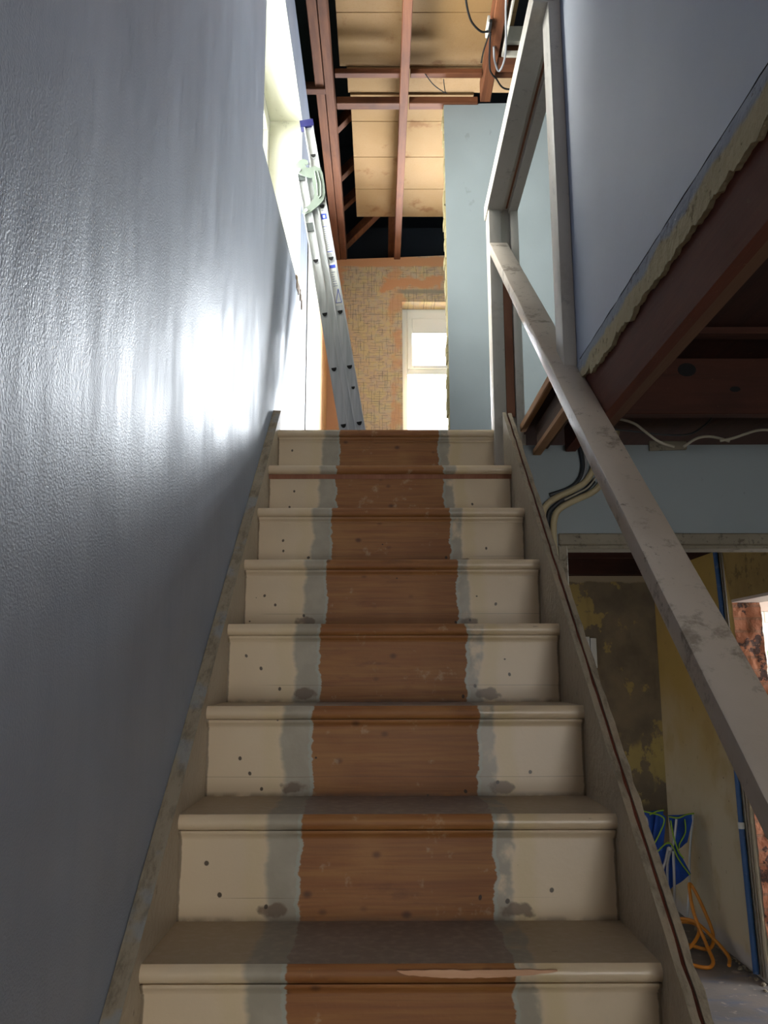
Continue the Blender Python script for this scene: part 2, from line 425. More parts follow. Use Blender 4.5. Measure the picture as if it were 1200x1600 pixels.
def mat_glass():
    m = bpy.data.materials.new('window glass'); m.use_nodes = True; t = m.node_tree
    for n in list(t.nodes): t.nodes.remove(n)
    o = t.nodes.new('ShaderNodeOutputMaterial'); mx = t.nodes.new('ShaderNodeMixShader'); f = t.nodes.new('ShaderNodeFresnel')
    tr = t.nodes.new('ShaderNodeBsdfTransparent'); gl = t.nodes.new('ShaderNodeBsdfGlossy'); gl.inputs['Roughness'].default_value = .02
    f.inputs[0].default_value = 1.25
    t.links.new(f.outputs[0], mx.inputs[0]); t.links.new(tr.outputs[0], mx.inputs[1]); t.links.new(gl.outputs[0], mx.inputs[2]); t.links.new(mx.outputs[0], o.inputs[0])
    return m
def mat_alu():
    a = Mat('brushed aluminium'); g = a.noise(1.0, 4, a.sc(60, 60, 3))
    c = a.mix(a.step(g, .3, .7), '#bcbfc2', '#a5a9ac')
    return a.out(c, a.add(.34, a.mul(g, .15)), .6, a.bump(g, .05, .001))

M_BLUE = mat_blue_wall(); M_RISER = mat_stair('riser'); M_TREAD = mat_stair('tread')
M_STRL = mat_string('left'); M_STRR = mat_string('right')
M_RAIL = mat_worn('scuffed off white rail paint', '#b9afa3', '#a89e92', '#6b6154', .38, .7, 9)
M_POST = mat_worn('off white post paint', '#cdc7bc', '#c2bcb1', '#9f9686', .40, .3, 5)
M_REVEAL = mat_worn('cream white reveal paint', '#d6d6c2', '#cecdb8', '#c2bfa8', .5, .15, 4)
M_RED = mat_timber('red brown sawn timber', '#5c3520', '#74472c', '#402315')
M_REDX = mat_timber('red brown cross timber', '#56311e', '#6e4329', '#3a2014', 'x')
M_DARKX = mat_timber('dark stained joist timber', '#341b12', '#422318', '#22110c', 'x')
M_APRON = mat_timber('dark red apron board', '#54281a', '#653220', '#3c1c11', 'y')
M_BARE = mat_timber('bare orange timber', '#8d5e48', '#9d6c54', '#744838', 'z')
M_PINE = mat_timber('pale sawn timber', '#a07a5a', '#b48a66', '#7d5a40', 'y')
M_STRIP = mat_timber('brown batten', '#5c3e2e', '#6b4b37', '#442c20', 'y')
M_FLOORB = mat_timber('dark floorboard underside', '#2a130c', '#361910', '#1e0d08', 'y')
M_PAPER = mat_wallpaper(); M_GREY = mat_grey_plaster(); M_YEL = mat_yellow_wall(); M_HEAD = mat_header(); M_REAR = mat_rear_left()
M_BOARD = mat_boards(); M_BRICK = mat_brick(); M_FLOOR = mat_floor(); M_GYP = mat_gyp(); M_BG = mat_blue_green(); M_RW = mat_right_wall()
M_FELT = plain('black roofing felt', '#15191f', .9, 0, .2, 5)
M_VOID = plain('dark brown crack', '#1c1512', .95, 0, .2, 5)  # near-black brown, used for the plaster crack line
M_UPVC = plain('white plastic window frame', '#e3e1d6', .35, 0, .04, 5, .03)
M_GLASS = mat_glass(); M_ALU = mat_alu()
M_CAP = plain('navy plastic', '#181a4c', .4, 0, .1, 20, .05)
M_STEEL = plain('pale green zinc steel', '#6f7a71', .5, .3, .1, 20, .05)
M_BLACK = plain('black rubber', '#08080a', .9, 0, .1, 20, .05)
M_PIPE = mat_worn('old cream plastic pipe', '#b3a685', '#a89b7a', '#857a5e', .45, .25, 9)
M_DCAB = plain('dark grey cable sheath', '#1d2228', .5, 0, .1, 20, .05)
M_GCAB = plain('grey cable sheath', '#8b8c90', .5, 0, .1, 20, .05)
M_WCAB = plain('white cable sheath', '#a9a291', .5, 0, .15, 20, .05)
M_ORANGE = plain('orange cable sheath', '#c07c24', .5, 0, .2, 20, .08)
M_BPIPE = mat_worn('blue painted conduit', '#2a5488', '#264b7a', '#7a8996', .5, .4, 14)
M_BEAD = plain('galvanised bead', '#857d72', .5, .5, .2, 20)
M_PLASTIC = plain('white plastic', '#c9cbc6', .4, 0, .06, 20, .03)
M_TRIMW = mat_worn('chipped grey white trim paint', '#8b8372', '#7a7262', '#4c4234', .6, .7, 14)
M_GRNFAB = plain('lime green piping', '#8cb52c', .7, 0, .1, 30)
M_INK = plain('blue ink', '#2b45b0', .6, 0, .05, 20, .02)
M_SMOKE = plain('grey printed ink', '#8a90a0', .6, 0, .05, 20, .02)
M_LEAF = plain('green leaves', '#5f8a45', .6, 0, .3, 8)
M_PINK = plain('pinkish white paint', '#cbb9ac', .6, 0, .1, 4)
def mat_fabric():
    a = Mat('bright blue canvas'); c = a.mix(a.step(a.noise(9, 3), .3, .7), '#123c8c', '#1a4fae')
    return a.out(c, .75, 0, a.bump(a.noise(1.0, 2, a.sc(300, 300, 300)), .3, .001))
M_FAB = mat_fabric()

# ============================================================ SETTING
SILL0, SILL1, SOFF, TOPZ = 3.505, 3.60, 4.578, 4.905
WY0, WY1 = 2.69, 4.03
def recolor_reveals(bm, test, mi=1):
    for f in bm.faces:
        if test(f.calc_center_median(), f.normal): f.material_index = mi
# left wall, blue
bm = nb(); xo = -.60
for za, zb in ((0, SILL0), (SILL0, SOFF), (SOFF, TOPZ)): prism(bm, [(-2.6, za), (WY0, za), (WY0, zb), (-2.6, zb)], 'x', XL, xo)
prism(bm, [(WY0, 0), (WY1, 0), (WY1, SILL1), (WY0, SILL0)], 'x', XL, xo)
prism(bm, [(WY0, SOFF), (WY1, SOFF), (WY1, TOPZ), (WY0, TOPZ)], 'x', XL, xo)
for za, zb in ((0, SILL1), (SILL1, SOFF), (SOFF, TOPZ)): prism(bm, [(WY1, za), (4.45, za), (4.45, zb), (WY1, zb)], 'x', XL, xo)
bmesh.ops.recalc_face_normals(bm, faces=bm.faces)
recolor_reveals(bm, lambda c, n: abs(n.x) < .5 and WY0-.01 < c.y < WY1+.01 and c.z > 3.0)
wl = struct('wall_left', bm, [M_BLUE, M_REVEAL])
bm = nb(); prism(bm, [(4.455, 0), (6.2, 0), (6.2, TOPZ), (4.455, TOPZ)], 'x', XL, xo); struct('wall_left_rear', bm, M_REAR)
bm = nb(); box(bm, XL-.004, XL+.006, 4.446, 4.456, LAND, TOPZ, 0); struct('trim_1', bm, M_TRIMW)
# chipped sill corner
bm = nb()
for i in range(9):
    yy = 3.86+i*.035+random.uniform(-.01, .01); s_ = random.uniform(.008, .018)
    box(bm, XL-.01, XL+.006, yy-s_, yy+s_, 3.555+random.uniform(-.02, .035), 3.60+random.uniform(-.01, .02), .003, 1)
struct('trim_2', bm, mat_worn('chipped sill plaster', '#a08a72', '#8a745c', '#5c4a3a', .8, .6, 20))
# far wall with its window
WX0, WX1, WZ0, WZ1 = .170, 1.05, 3.38, 4.545
bm = nb()
prism(bm, [(-.60, LAND), (WX0, LAND), (WX0, 4.93), (-.60, 4.90)], 'y', 6.2, 6.42)
prism(bm, [(WX0, WZ1), (WX1, WZ1), (WX1, 4.97), (WX0, 4.93)], 'y', 6.2, 6.42)
prism(bm, [(WX0, LAND), (WX1, LAND), (WX1, WZ0), (WX0, WZ0)], 'y', 6.2, 6.42)
prism(bm, [(WX1, LAND), (2.2, LAND), (2.2, 4.97), (WX1, 4.97)], 'y', 6.2, 6.42)
struct('wall_far', bm, M_PAPER)

def window(name, plane, u0, u1, z0, z1, d0, d1, transom=None, mull=None, sash_top=True):
    """plane 'y': spans x u0..u1 at y d0..d1 ; plane 'x': spans y at x d0..d1"""
    bm = nb()
    def B(b, a0, a1, c0, c1, e0=d0, e1=d1, bev=.004):
        if plane == 'y': box(b, a0, a1, e0, e1, c0, c1, bev, 1)
        else: box(b, e0, e1, a0, a1, c0, c1, bev, 1)
    fw = .045
    B(bm, u0, u0+fw, z0, z1); B(bm, u1-fw, u1, z0, z1); B(bm, u0+fw, u1-fw, z1-.085, z1); B(bm, u0+fw, u1-fw, z0, z0+.06)
    if mull: B(bm, mull-.03, mull+.03, z0+.06, z1-.085)
    if transom: 
        for a0, a1 in ((u0+fw, (mull or u1-fw)-(.03 if mull else 0)),)+(((mull+.03, u1-fw),) if mull else ()):
            B(bm, a0, a1, transom-.025, transom+.02)
    root = struct(name, bm, M_UPVC)
    dm = (d0+d1)/2
    spans = [(u0+fw, mull-.03), (mull+.03, u1-fw)] if mull else [(u0+fw, u1-fw)]
    for a0, a1 in spans:
        if transom:
            sb = nb(); st = .04; t0, t1 = transom+.02, z1-.085
            e0, e1 = (d0-.012, d1-.01)
            B(sb, a0, a0+st, t0, t1, e0, e1); B(sb, a1-st, a1, t0, t1, e0, e1)
            B(sb, a0+st, a1-st, t1-.13 if sash_top else t1-st, t1, e0, e1); B(sb, a0+st, a1-st, t0, t0+.03, e0, e1)
            sh = link('sash', sb, M_UPVC, root)
            gb = nb(); B(gb, a0+st, a1-st, t0+.03, t1-(.13 if sash_top else st), dm-.003, dm+.003, 0); link('pane', gb, M_GLASS, sh)
            gb = nb(); B(gb, a0, a1, z0+.06, transom-.025, dm-.003, dm+.003, 0); link('pane', gb, M_GLASS, root)
        else:
            gb = nb(); B(gb, a0, a1, z0+.06, z1-.085, dm-.003, dm+.003, 0); link('pane', gb, M_GLASS, root)
    return root
window('window_1', 'y', WX0, WX1, WZ0, WZ1, 6.34, 6.40, transom=4.01, mull=.63)
window('window_2', 'x', WY0, WY1, SILL0+.1, SOFF, -.665, -.60, transom=None, mull=3.36)
# landing partition facing the stairs
bm = nb(); prism(bm, [(.378, LAND), (1.75, LAND), (1.75, 4.95), (.372, 4.925)], 'y', 4.35, 4.44); struct('wall_landing', bm, M_BG)
bm = nb(); 
zz_ = LAND
while zz_ < 4.9:
    d = random.uniform(.006, .018); box(bm, .378-d, .380, 4.36, 4.43, zz_, zz_+.05, .002, 1); zz_ += random.uniform(.035, .05)
struct('trim_3', bm, mat_worn('ragged plaster edge', '#a59a70', '#8f8460', '#6a5f45', .9, .5, 16))
bm = nb(); box(bm, 1.75, 1.85, 2.1, 6.2, LAND, 4.95); struct('wall_landing_right', bm, M_BG)
bm = nb(); box(bm, .52, 1.85, 2.085, 2.11, LAND, 4.95); struct('wall_bedroom', bm, M_BG)
# upstairs wall beside the stairwell (stands over the apron board)
bm = nb(); box(bm, .500, .60, .25, 2.085, 2.41, 4.95); struct('wall_right', bm, M_RW)
# broken plaster strip below it
bm = nb(); N_ = 260; rows = []
for i in range(N_+1):
    y = .30+(2.0-.30)*i/N_
    n1 = mnoise.noise(Vector((y*6, 0, 3)))*.5+mnoise.noise(Vector((y*21, 2, 0)))*.3+mnoise.noise(Vector((y*70, 5, 0)))*.2
    n2 = mnoise.noise(Vector((y*5, 9, 1)))
    zb = 2.337+.030*n1
    zt = 2.412-.012*max(0, n2)
    off = .003+.004*(.5+.5*mnoise.noise(Vector((y*40, 1, 1))))
    if y > 1.86: zb += .022
    rows.append([bm.verts.new((.4995-.002, y, 2.412)), bm.verts.new((.4995-off, y, (zt+zb)/2+.015)), bm.verts.new((.4995-off*1.2, y, zb)), bm.verts.new((.515, y, zb+.004)), bm.verts.new((.515, y, 2.412))])
for A, B_ in zip(rows, rows[1:]):
    for k in range(5): bm.faces.new((A[k], A[(k+1) % 5], B_[(k+1) % 5], B_[k]))
bm.faces.new(rows[0]); bm.faces.new(rows[-1][::-1])
struct('trim_4', bm, M_GYP)
# thin dark crack where the paint stops
bm = nb(); pts = [(.4985, .32+i*.028, 2.4145+.003*mnoise.noise(Vector((i*.5, 0, 0)))) for i in range(60)]
tube(bm, pts, lambda t: .0008+.0011*abs(mnoise.noise(Vector((t*30, 4, 0)))), 5, 1); struct('trim_5', bm, M_VOID)
# apron board and upper floor timbers
bm = nb(); prism(bm, [(.25, 2.232), (1.99, 2.213), (1.99, 2.41), (.25, 2.41)], 'x', .504, .527); struct('trim_6', bm, M_APRON)
bm = nb(); prism(bm, [(.25, 2.236), (1.99, 2.215), (1.99, 2.30), (.25, 2.30)], 'x', .5275, .552); struct('trim_7', bm, M_STRIP)
# upper floor: boards over the hall to the right, landing floor
bm = nb(); box(bm, .53, 2.07, -2.6, 2.9, 2.527, 2.549); struct('ceiling', bm, M_FLOORB)
bm = nb(); box(bm, .541, 2.2, 2.11, 3.10, 2.5275, LAND); box(bm, -.425, 2.2, 3.10, 6.2, 2.528, LAND-.0005); struct('floor_landing', bm, M_FLOORB)
bm = nb(); box(bm, -.60, .53, -2.6, .25, 2.44, 2.549); struct('ceiling_hall', bm, M_PINK)
bm = nb(); box(bm, -.425, .53, .23, .25, 2.549, 4.95); struct('wall_stairwell_end', bm, M_PINK)  # unseen end wall, kept near white to bounce light forward
bm = nb(); box(bm, -.60, 1.86, -.9, 3.35, 5.065, 5.08); struct('ceiling_bounce', bm, M_PINK)  # unseen pale ceiling, added to bounce light down the stairwell
# header wall with the doorway, blue upper part
bm = nb()
prism(bm, [(.512, 0), (.625, 0), (.625, 2.105), (.512, 2.105)], 'y', 2.90, 3.0)
prism(bm, [(.512, 2.105), (2.07, 2.105), (2.07, 2.452), (.512, 2.448)], 'y', 2.90, 3.0)
struct('wall_doorway', bm, M_BG)
bm = nb()
box(bm, .625, 2.07, 2.89, 3.0, 2.083, 2.125, .004, 1); box(bm, .655, 2.07, 2.895, 2.99, 2.070, 2.083, .002, 1)
box(bm, .622, .656, 2.89, 3.01, 0, 2.083, .004, 1)
struct('door_1', bm, M_TRIMW)
# downstairs rear wall, right wall with knocked-through opening
bm = nb(); prism(bm, [(-.425, 0), (2.135, 0), (2.12, 2.358), (-.425, 2.358)], 'y', 6.3, 6.42); struct('wall_rear', bm, M_GREY)
bm = nb(); box(bm, -.60, 2.24, 6.3, 6.42, 2.3585, LAND-.0005); struct('wall_rear_top', bm, M_DARKX)
bm = nb()
def rpoly(pts): prism(bm, pts, 'x', 2.07, 2.24)
rpoly([(4.82, 0), (6.30, 0), (6.30, 2.375), (4.99, 2.375)])
struct('wall_side', bm, [M_YEL])
bm = nb(); rpoly([(3.2, 2.062), (4.93, 2.062), (4.985, 2.375), (3.2, 2.375)]); struct('wall_side_header', bm, M_HEAD)
bm = nb(); rpoly([(-2.6, 0), (3.2, 0), (3.2, 2.375), (-2.6, 2.375)]); struct('wall_side_front', bm, M_YEL)
bm = nb(); box(bm, 2.075, 2.24, -2.6, 6.3, 2.3755, 2.527); struct('wall_side_top', bm, M_DARKX)
# brick reveal of the opening
bm = nb(); gx, gz = 10, 90; grid = []
for a_ in range(gx+1):
    row = []
    for b_ in range(gz+1):
        x, z = 2.078+.165*a_/gx, 2.06*b_/gz; q = Vector((x, 0, z))
        y = 4.822+.120*z/2.06-.012+.016*mnoise.noise(q*11)+.010*mnoise.noise(q*29)
        row.append(bm.verts.new((x, y, z)))
    grid.append(row)
for a_ in range(gx):
    for b_ in range(gz): bm.faces.new((grid[a_][b_], grid[a_+1][b_], grid[a_+1][b_+1], grid[a_][b_+1]))
bmesh.ops.solidify(bm, geom=bm.faces[:], thickness=.03)
struct('trim_8', bm, M_BRICK, True)
bm = nb(); prism(bm, [(3.2, 2.045), (4.93, 2.045), (4.93, 2.061), (3.2, 2.061)], 'x', 2.075, 2.25); struct('trim_9', bm, M_PINK)
# side room beyond
bm = nb(); box(bm, 2.24, 2.86, 6.3, 6.42, 0, 2.5); box(bm, 2.86, 3.8, 6.3, 6.42, 0, 1.37); box(bm, 2.86, 3.8, 6.3, 6.42, 2.09, 2.5); box(bm, 3.8, 5.4, 6.3, 6.42, 0, 2.5); struct('wall_side_room', bm, M_PINK)
bm = nb(); box(bm, 5.4, 5.5, 2.4, 2.9, 0, 2.5); box(bm, 5.4, 5.5, 5.1, 6.42, 0, 2.5); box(bm, 5.4, 5.5, 2.9, 5.1, 2.2, 2.5); struct('wall_side_room_right', bm, M_PINK)
bm = nb(); box(bm, 2.24, 5.5, 2.3, 2.4, 0, 2.5); struct('wall_side_room_front', bm, M_PINK)
bm = nb(); box(bm, 2.24, 5.5, 2.3, 6.42, 2.5, 2.6); struct('ceiling_side_room', bm, M_PINK)
window('window_3', 'y', 2.86, 3.8, 1.37, 2.09, 6.33, 6.39, mull=3.33)
# hall behind the camera, with the glazed front door that lights it
bm = nb(); box(bm, -.60, .40, -2.7, -2.6, 0, 2.5); box(bm, 1.70, 2.24, -2.7, -2.6, 0, 2.5); box(bm, .40, 1.70, -2.7, -2.6, 2.12, 2.5); box(bm, .40, 1.70, -2.7, -2.6, 0, .55); struct('wall_front', bm, M_PINK)
window('window_4', 'y', .40, 1.70, .55, 2.12, -2.68, -2.62, mull=1.05)
bm = nb(); box(bm, -.60, 5.5, -2.7, 6.42, -.12, 0); struct('floor', bm, M_FLOOR)
# roof: dark felt slopes above the loft
bm = nb()
box(bm, -1.2, 3.0, 6.9, 7.0, 5.3, 7.0); box(bm, -1.3, -1.2, -1, 7, 4.6, 7.0); box(bm, 3.0, 3.1, -1, 7, 4.6, 7.0); box(bm, -1.3, 3.1, -1.1, -1.0, 4.6, 7.0)
box(bm, -1.3, 3.1, -1.1, 7.0, 6.4, 6.5); box(bm, -1.3, -.60, -1, 7, 4.7, 4.72); box(bm, -.60, 3, 6.42, 6.95, 5.28, 5.30); box(bm, -.60, 3, 6.40, 6.42, 4.9, 5.3); box(bm, 1.86, 3.0, -1, 6.5, 4.9, 4.92)
struct('ceiling_roof', bm, M_FELT)

# ============================================================ LOFT TIMBERS
JG = 'ceiling joists running away over the stairs'
def timber(name, p0, p1, wd, h, mat, label, cat='joist', group=None):
    bm = nb(); beam(bm, p0, p1, wd, h, bev=.003); o = link(name, bm, mat); put(o, label, cat, group); return o
timber('ceiling_joist', (-.345, 3.0, 4.918), (-.350, 6.3, 4.905), .050, .12, M_RED, 'red brown ceiling joist nearest the window wall, left half of the doubled pair', 'joist', JG)
timber('ceiling_joist', (-.291, 3.0, 4.92), (-.298, 6.3, 4.908), .048, .12, M_RED, 'red brown ceiling joist doubled against the right side of the leftmost one', 'joist', JG)
timber('ceiling_joist', (.138, 3.0, 4.92), (.132, 6.3, 4.91), .050, .11, M_RED, 'red brown ceiling joist down the middle of the tan boards', 'joist', JG)
timber('ceiling_joist', (.600, 3.0, 4.91), (.609, 4.30, 4.90), .060, .13, M_RED, 'red brown ceiling joist beside the loft hatch, ending at the blue green partition', 'joist', JG)
CG = 'cross timbers between the ceiling joists'
for xa, xb, lab in ((-.259, .117, 'from the doubled joist to the middle joist'), (.168, .572, 'from the middle joist to the hatch joist'), (.628, 1.7, 'right of the hatch joist')):
    timber('cross_timber', ((xa), 4.145, 4.95), ((xb), 4.145, 4.95), .042, .032, M_REDX, 'dark red cross timber nearer the hatch, '+lab, 'timber', CG)
    if xb < 1: timber('cross_timber', (xa, 4.365, 4.92), (xb, 4.365, 4.92), .06, .045, M_REDX, 'paler red cross timber over the partition head, '+lab, 'timber', CG)
timber('cross_timber', (-.44, 4.215, 4.90), (-.315, 4.215, 4.90), .05, .05, M_REDX, 'short red noggin between window wall top and doubled joist', 'timber', CG)
RG = 'short rafter feet in the dark gap beside the doubled joist'
for yy, lab in ((4.80, 'nearest the cross timbers'), (5.34, 'second from the cross timbers'), (5.73, 'closest to the wallpapered wall')):
    timber('short_rafter', (-.30, yy+.05, 5.08), (-.05, yy-.09, 5.25), .045, .07, M_RED, 'short reddish rafter slanting up to the boards, '+lab, 'rafter', RG)
timber('hip_rafter', (-.40, 6.34, 4.965), (.02, 5.9, 5.16), .05, .08, M_RED, 'reddish diagonal rafter rising from the wallpapered wall corner behind the doubled joist', 'rafter')
timber('rafter', (.085, 6.38, 4.96), (.088, 5.2, 5.35), .05, .08, M_RED, 'dark red rafter half hidden left of the middle joist beyond the boards', 'rafter')
# tan insulation boards, each a separate sheet
BG = 'tan fibre boards lying over the ceiling joists'
def board(x0, x1, y0, y1, lab, z=5.045):
    bm = nb(); box(bm, x0, x1, y0+.0015, y1-.0015, z, z+.014, .0015, 1); o = link('ceiling_board', bm, M_BOARD); put(o, lab, 'board', BG)
board(-.235, .72, 3.36, 3.82, 'tan fibre ceiling board topmost in view beside the loft hatch', 5.07)
board(-.235, .72, 3.82, 4.22, 'tan fibre ceiling board between the topmost seam and the first cross timber', 5.07)
board(-.195, 1.2, 4.222, 4.43, 'narrow strip of tan board between the two cross timbers', 5.06)
board(-.182, .56, 4.432, 4.68, 'tan fibre board just beyond the second cross timber', 5.05)
board(-.182, .56, 4.68, 5.05, 'tan fibre board second beyond the cross timbers, brown stained at its far seam', 5.05)
board(-.182, .56, 5.05, 5.43, 'tan fibre board third beyond the cross timbers', 5.05)
board(-.182, .56, 5.43, 5.80, 'tan fibre board at the far edge against the dark loft', 5.05)
# loft hatch
ht = empty('loft_hatch', (.9, 3.4, 4.9), 'open loft hatch with white painted lining beside the top rail', 'hatch')
bm = nb(); box(bm, .652, .664, 2.6, 3.94, 4.90, 5.06, .002, 1); box(bm, .664, 1.4, 3.93, 3.945, 4.90, 4.935, .002, 1); link('frame', bm, M_POST, ht)
bm = nb(); box(bm, .664, 1.4, 3.90, 3.929, 4.965, 5.06, .002, 1); link('lining', bm, M_POST, ht)
bm = nb(); box(bm, .63, 1.7, 3.955, 4.07, 4.91, 5.05, .003, 1); o = link('trimmer', bm, M_REDX, ht)
# loft cables
bm = nb(); tube(bm, [(.405, 3.40, 4.90), (.419, 3.529, 4.885), (.445, 3.62, 4.87), (.472, 3.675, 4.87), (.518, 3.728, 4.875), (.56, 3.738, 4.885)], .0055); put(link('black_cable', bm, M_BLACK), 'thick black cable curving down the tan board into the junction box', 'cable')
bm = nb(); tube(bm, [(.566, 3.74, 4.88), (.574, 3.84, 4.85), (.592, 3.966, 4.85), (.618, 4.04, 4.87), (.643, 4.09, 4.89), (.70, 4.165, 4.885), (.80, 4.175, 4.89)], .005); put(link('black_cable', bm, M_BLACK), 'black cable dropping from the junction box past the hatch joist', 'cable')
bm = nb(); tube(bm, [(.561, 3.75, 4.88), (.545, 3.86, 4.87), (.548, 3.98, 4.90)], .004); put(link('thin_cable', bm, M_BLACK), 'thin black cable hanging left of the hatch joist', 'cable')
bm = nb(); tube(bm, [(.618, 3.40, 4.90), (.616, 3.53, 4.875), (.655, 3.80, 4.86), (.662, 3.92, 4.86), (.645, 3.995, 4.86), (.614, 3.93, 4.87), (.60, 3.86, 4.90)], .0055); put(link('grey_cable', bm, M_GCAB), 'grey cable looping below the hatch joist', 'cable')
bm = nb(); tube(bm, [(.25, 4.13, 4.95), (.30, 4.19, 4.93), (.36, 4.25, 4.93), (.385, 4.275, 4.94), (.375, 4.28, 4.955), (.36, 4.20, 4.97)], .0028); put(link('thin_cable', bm, M_DCAB), 'thin dark cable sagging between the two cross timbers', 'cable')
jb = empty('junction_box', (.560, 3.735, 4.88), 'small white cable junction box on the side of the hatch joist', 'junction box')
bm = nb(); box(bm, .546, .560, 3.68, 3.79, 4.888, 4.93, .003, 2); link('housing', bm, M_PLASTIC, jb)
bm = nb(); box(bm, .554, .568, 3.67, 3.74, 4.878, 4.90, .004, 2); link('connector', bm, M_BLACK, jb)

# ============================================================ UPPER FLOOR TIMBERS SEEN FROM THE HALL
FG = 'floor joists above the hall'
for i, yy in enumerate((2.27, 1.87-.42*0, 1.45)):
    if i == 1: continue
    pass
def hjoist(y, z0, lab, x0=.553, hole=True):
    bm = nb(); box(bm, x0, 2.06, y-.022, y+.022, z0, 2.526, .003, 1); o = link('floor_joist', bm, M_DARKX); put(o, lab, 'joist', FG)
    return o
hjoist(2.27, 2.360, 'dark red floor joist over the hall, closest to the doorway wall')
jo = [o for o in COL.objects if o.name.startswith('floor_joist')][0]
bm = nb()
def disc(bm, c, r, ax='y', seg=18, th=.002, sx=1.0):
    ring = lambda t: [bm.verts.new((c[0]+r*sx*math.cos(a), c[1]+t, c[2]+r*math.sin(a)) if ax == 'y' else ((c[0]+t, c[1]+r*sx*math.cos(a), c[2]+r*math.sin(a)) if ax == 'x' else (c[0]+r*sx*math.cos(a), c[1]+r*math.sin(a), c[2]+t))) for a in [2*math.pi*k/seg for k in range(seg)]]
    A, B_ = ring(-th/2), ring(th/2); bm.faces.new(A); bm.faces.new(B_[::-1])
    for k in range(seg): bm.faces.new((A[k], B_[k], B_[(k+1) % seg], A[(k+1) % seg]))
disc(bm, (.872, 2.247, 2.490), .020, sx=1.3); o = link('hole', bm, M_BLACK, jo)
bm = nb(); disc(bm, (1.005, 2.247, 2.432), .008, sx=1.9); o = link('hole', bm, M_BLACK, jo)
bm = nb(); prism(bm, [(2.03, 2.508), (2.07, 2.508), (2.07, 2.526), (2.03, 2.526)], 'x', .6, 2.0); put(link('batten', bm, M_DARKX), 'thin reddish batten fixed under the dark floorboards above the hall', 'batten')
# landing edge joists seen between newel and rail
LG = 'timbers of the landing edge beside the handrail'
bm = nb(); box(bm, .519, .540, 2.12, 2.985, 2.522, LAND, .003, 1); put(link('floorboard_edge', bm, M_PINE), 'pale pinkish floorboard edge along the landing opening under the post', 'floorboard', LG)
bm = nb(); box(bm, .560, .600, 2.14, 2.885, 2.430, 2.520, .003, 1); put(link('landing_joist', bm, mat_timber('rough brown joist', '#4c382c', '#5f493a', '#352620', 'y')), 'rough brown landing joist set back under the floorboard edge', 'joist', LG)
bm = nb(); box(bm, .545, .575, 2.14, 2.89, 2.408, 2.4295, .003, 1); put(link('ledger_batten', bm, M_PINE), 'pale batten along the bottom of the rough brown landing joist', 'batten', LG)
bm = nb(); box(bm, .66, .70, 2.16, 2.885, 2.42, 2.52, .003, 1); put(link('landing_joist', bm, M_APRON), 'dark red brown landing joist further in behind the pale batten', 'joist', LG)
# rear room ceiling joists downstairs (cross timbers above the grey wall)
DG = 'dark ceiling timbers of the rear room'
for y, z, l in ((6.24, 2.362, 'resting on top of the grey plaster wall'), (5.60, 2.40, 'middle one seen through the doorway'), (4.95, 2.42, 'nearer one seen through the doorway'), (4.3, 2.43, 'nearest to the doorway head')):
    bm = nb(); box(bm, -.42, 2.20, y-.025, y+.025, z, 2.527, .003, 1); put(link('rear_joist', bm, M_DARKX), 'dark red ceiling timber of the rear room, '+l, 'joist', DG)

# ============================================================ STAIRCASE
st = empty('staircase', (.03, ny(6), 0), 'straight painted staircase with a bare pine strip down its middle', 'staircase')
def nosing_profile(k):
    y, z = ny(k), nz(k); t = .030
    pts = [(y+G+NO+.012, z), (y+.010, z)]
    for a in range(1, 6):
        th = math.radians(90+a*180/6); pts.append((y+.015+.015*math.cos(th), z-.015+.015*math.sin(th)))
    pts += [(y+.012, z-t), (y+G+NO+.012, z-t)]
    return pts
for k in range(1, 14):
    bm = nb(); pr_ = nosing_profile(k)
    if k == 13: pr_ = [(p[0] if p[0] < ny(13)+.05 else 3.20, p[1]) for p in pr_]
    x0, x1 = SX0-.002, SX1+.002
    prism(bm, pr_, 'x', x0, x1 if k < 13 else .448)
    o = link('tread' if k < 13 else 'landing_nosing', bm, M_TREAD, st, True)
    bm = nb(); yr = ny(k)+NO; box(bm, SX0-.002, SX1+.002, yr, yr+.014, nz(k-1)+.0, nz(k)-.0305)
    if k == 7: pass
    # scotia bead under the nosing
    o = link('riser', bm, M_RISER, st)
    bm = nb(); zt = nz(k)-.0305
    if k == 12:
        box(bm, SX0, SX1, yr-.003, yr-.0002, zt-.016, zt, 0); link('bare_edge', bm, M_BARE, st)
    else:
        pts = [(yr-.0002, zt), (yr-.012, zt), (yr-.012, zt-.004), (yr-.009, zt-.008), (yr-.005, zt-.012), (yr-.0045, zt-.016), (yr-.0002, zt-.016)]
        prism(bm, pts, 'x', SX0, SX1); link('scotia', bm, M_RISER, st, True)
# splintered patch on the nosing of the sixth step
bm = nb(); y, z = ny(6), nz(6)
top = []; bot = []
for i in range(41):
    x = .045+.26*i/40-.02; t = i/40
    hh = .012*math.sin(math.pi*t)**.6*(1-.35*t)+.0025*mnoise.noise(Vector((x*60, 1, 0)))
    top.append((x, z-.006+.0018*mnoise.noise(Vector((x*40, 3, 0))))); bot.append((x, z-.008-hh))
for i in range(40):
    for (a, b, c, d) in ((top[i], top[i+1], bot[i+1], bot[i]),):
        vs = [bm.verts.new((p[0], y-.0012 if j < 4 else y, p[1])) for j, p in enumerate((a, b, c, d))]
        bm.faces.new(vs)
bmesh.ops.remove_doubles(bm, verts=bm.verts, dist=1e-5)
bmesh.ops.solidify(bm, geom=bm.faces[:], thickness=.0022)
sp = link('splintered_edge', bm, mat_timber('fresh splintered pine', '#c99a78', '#d6ab8a', '#a5694a', 'x'), st); sp['label'] = 'pale splintered edge'
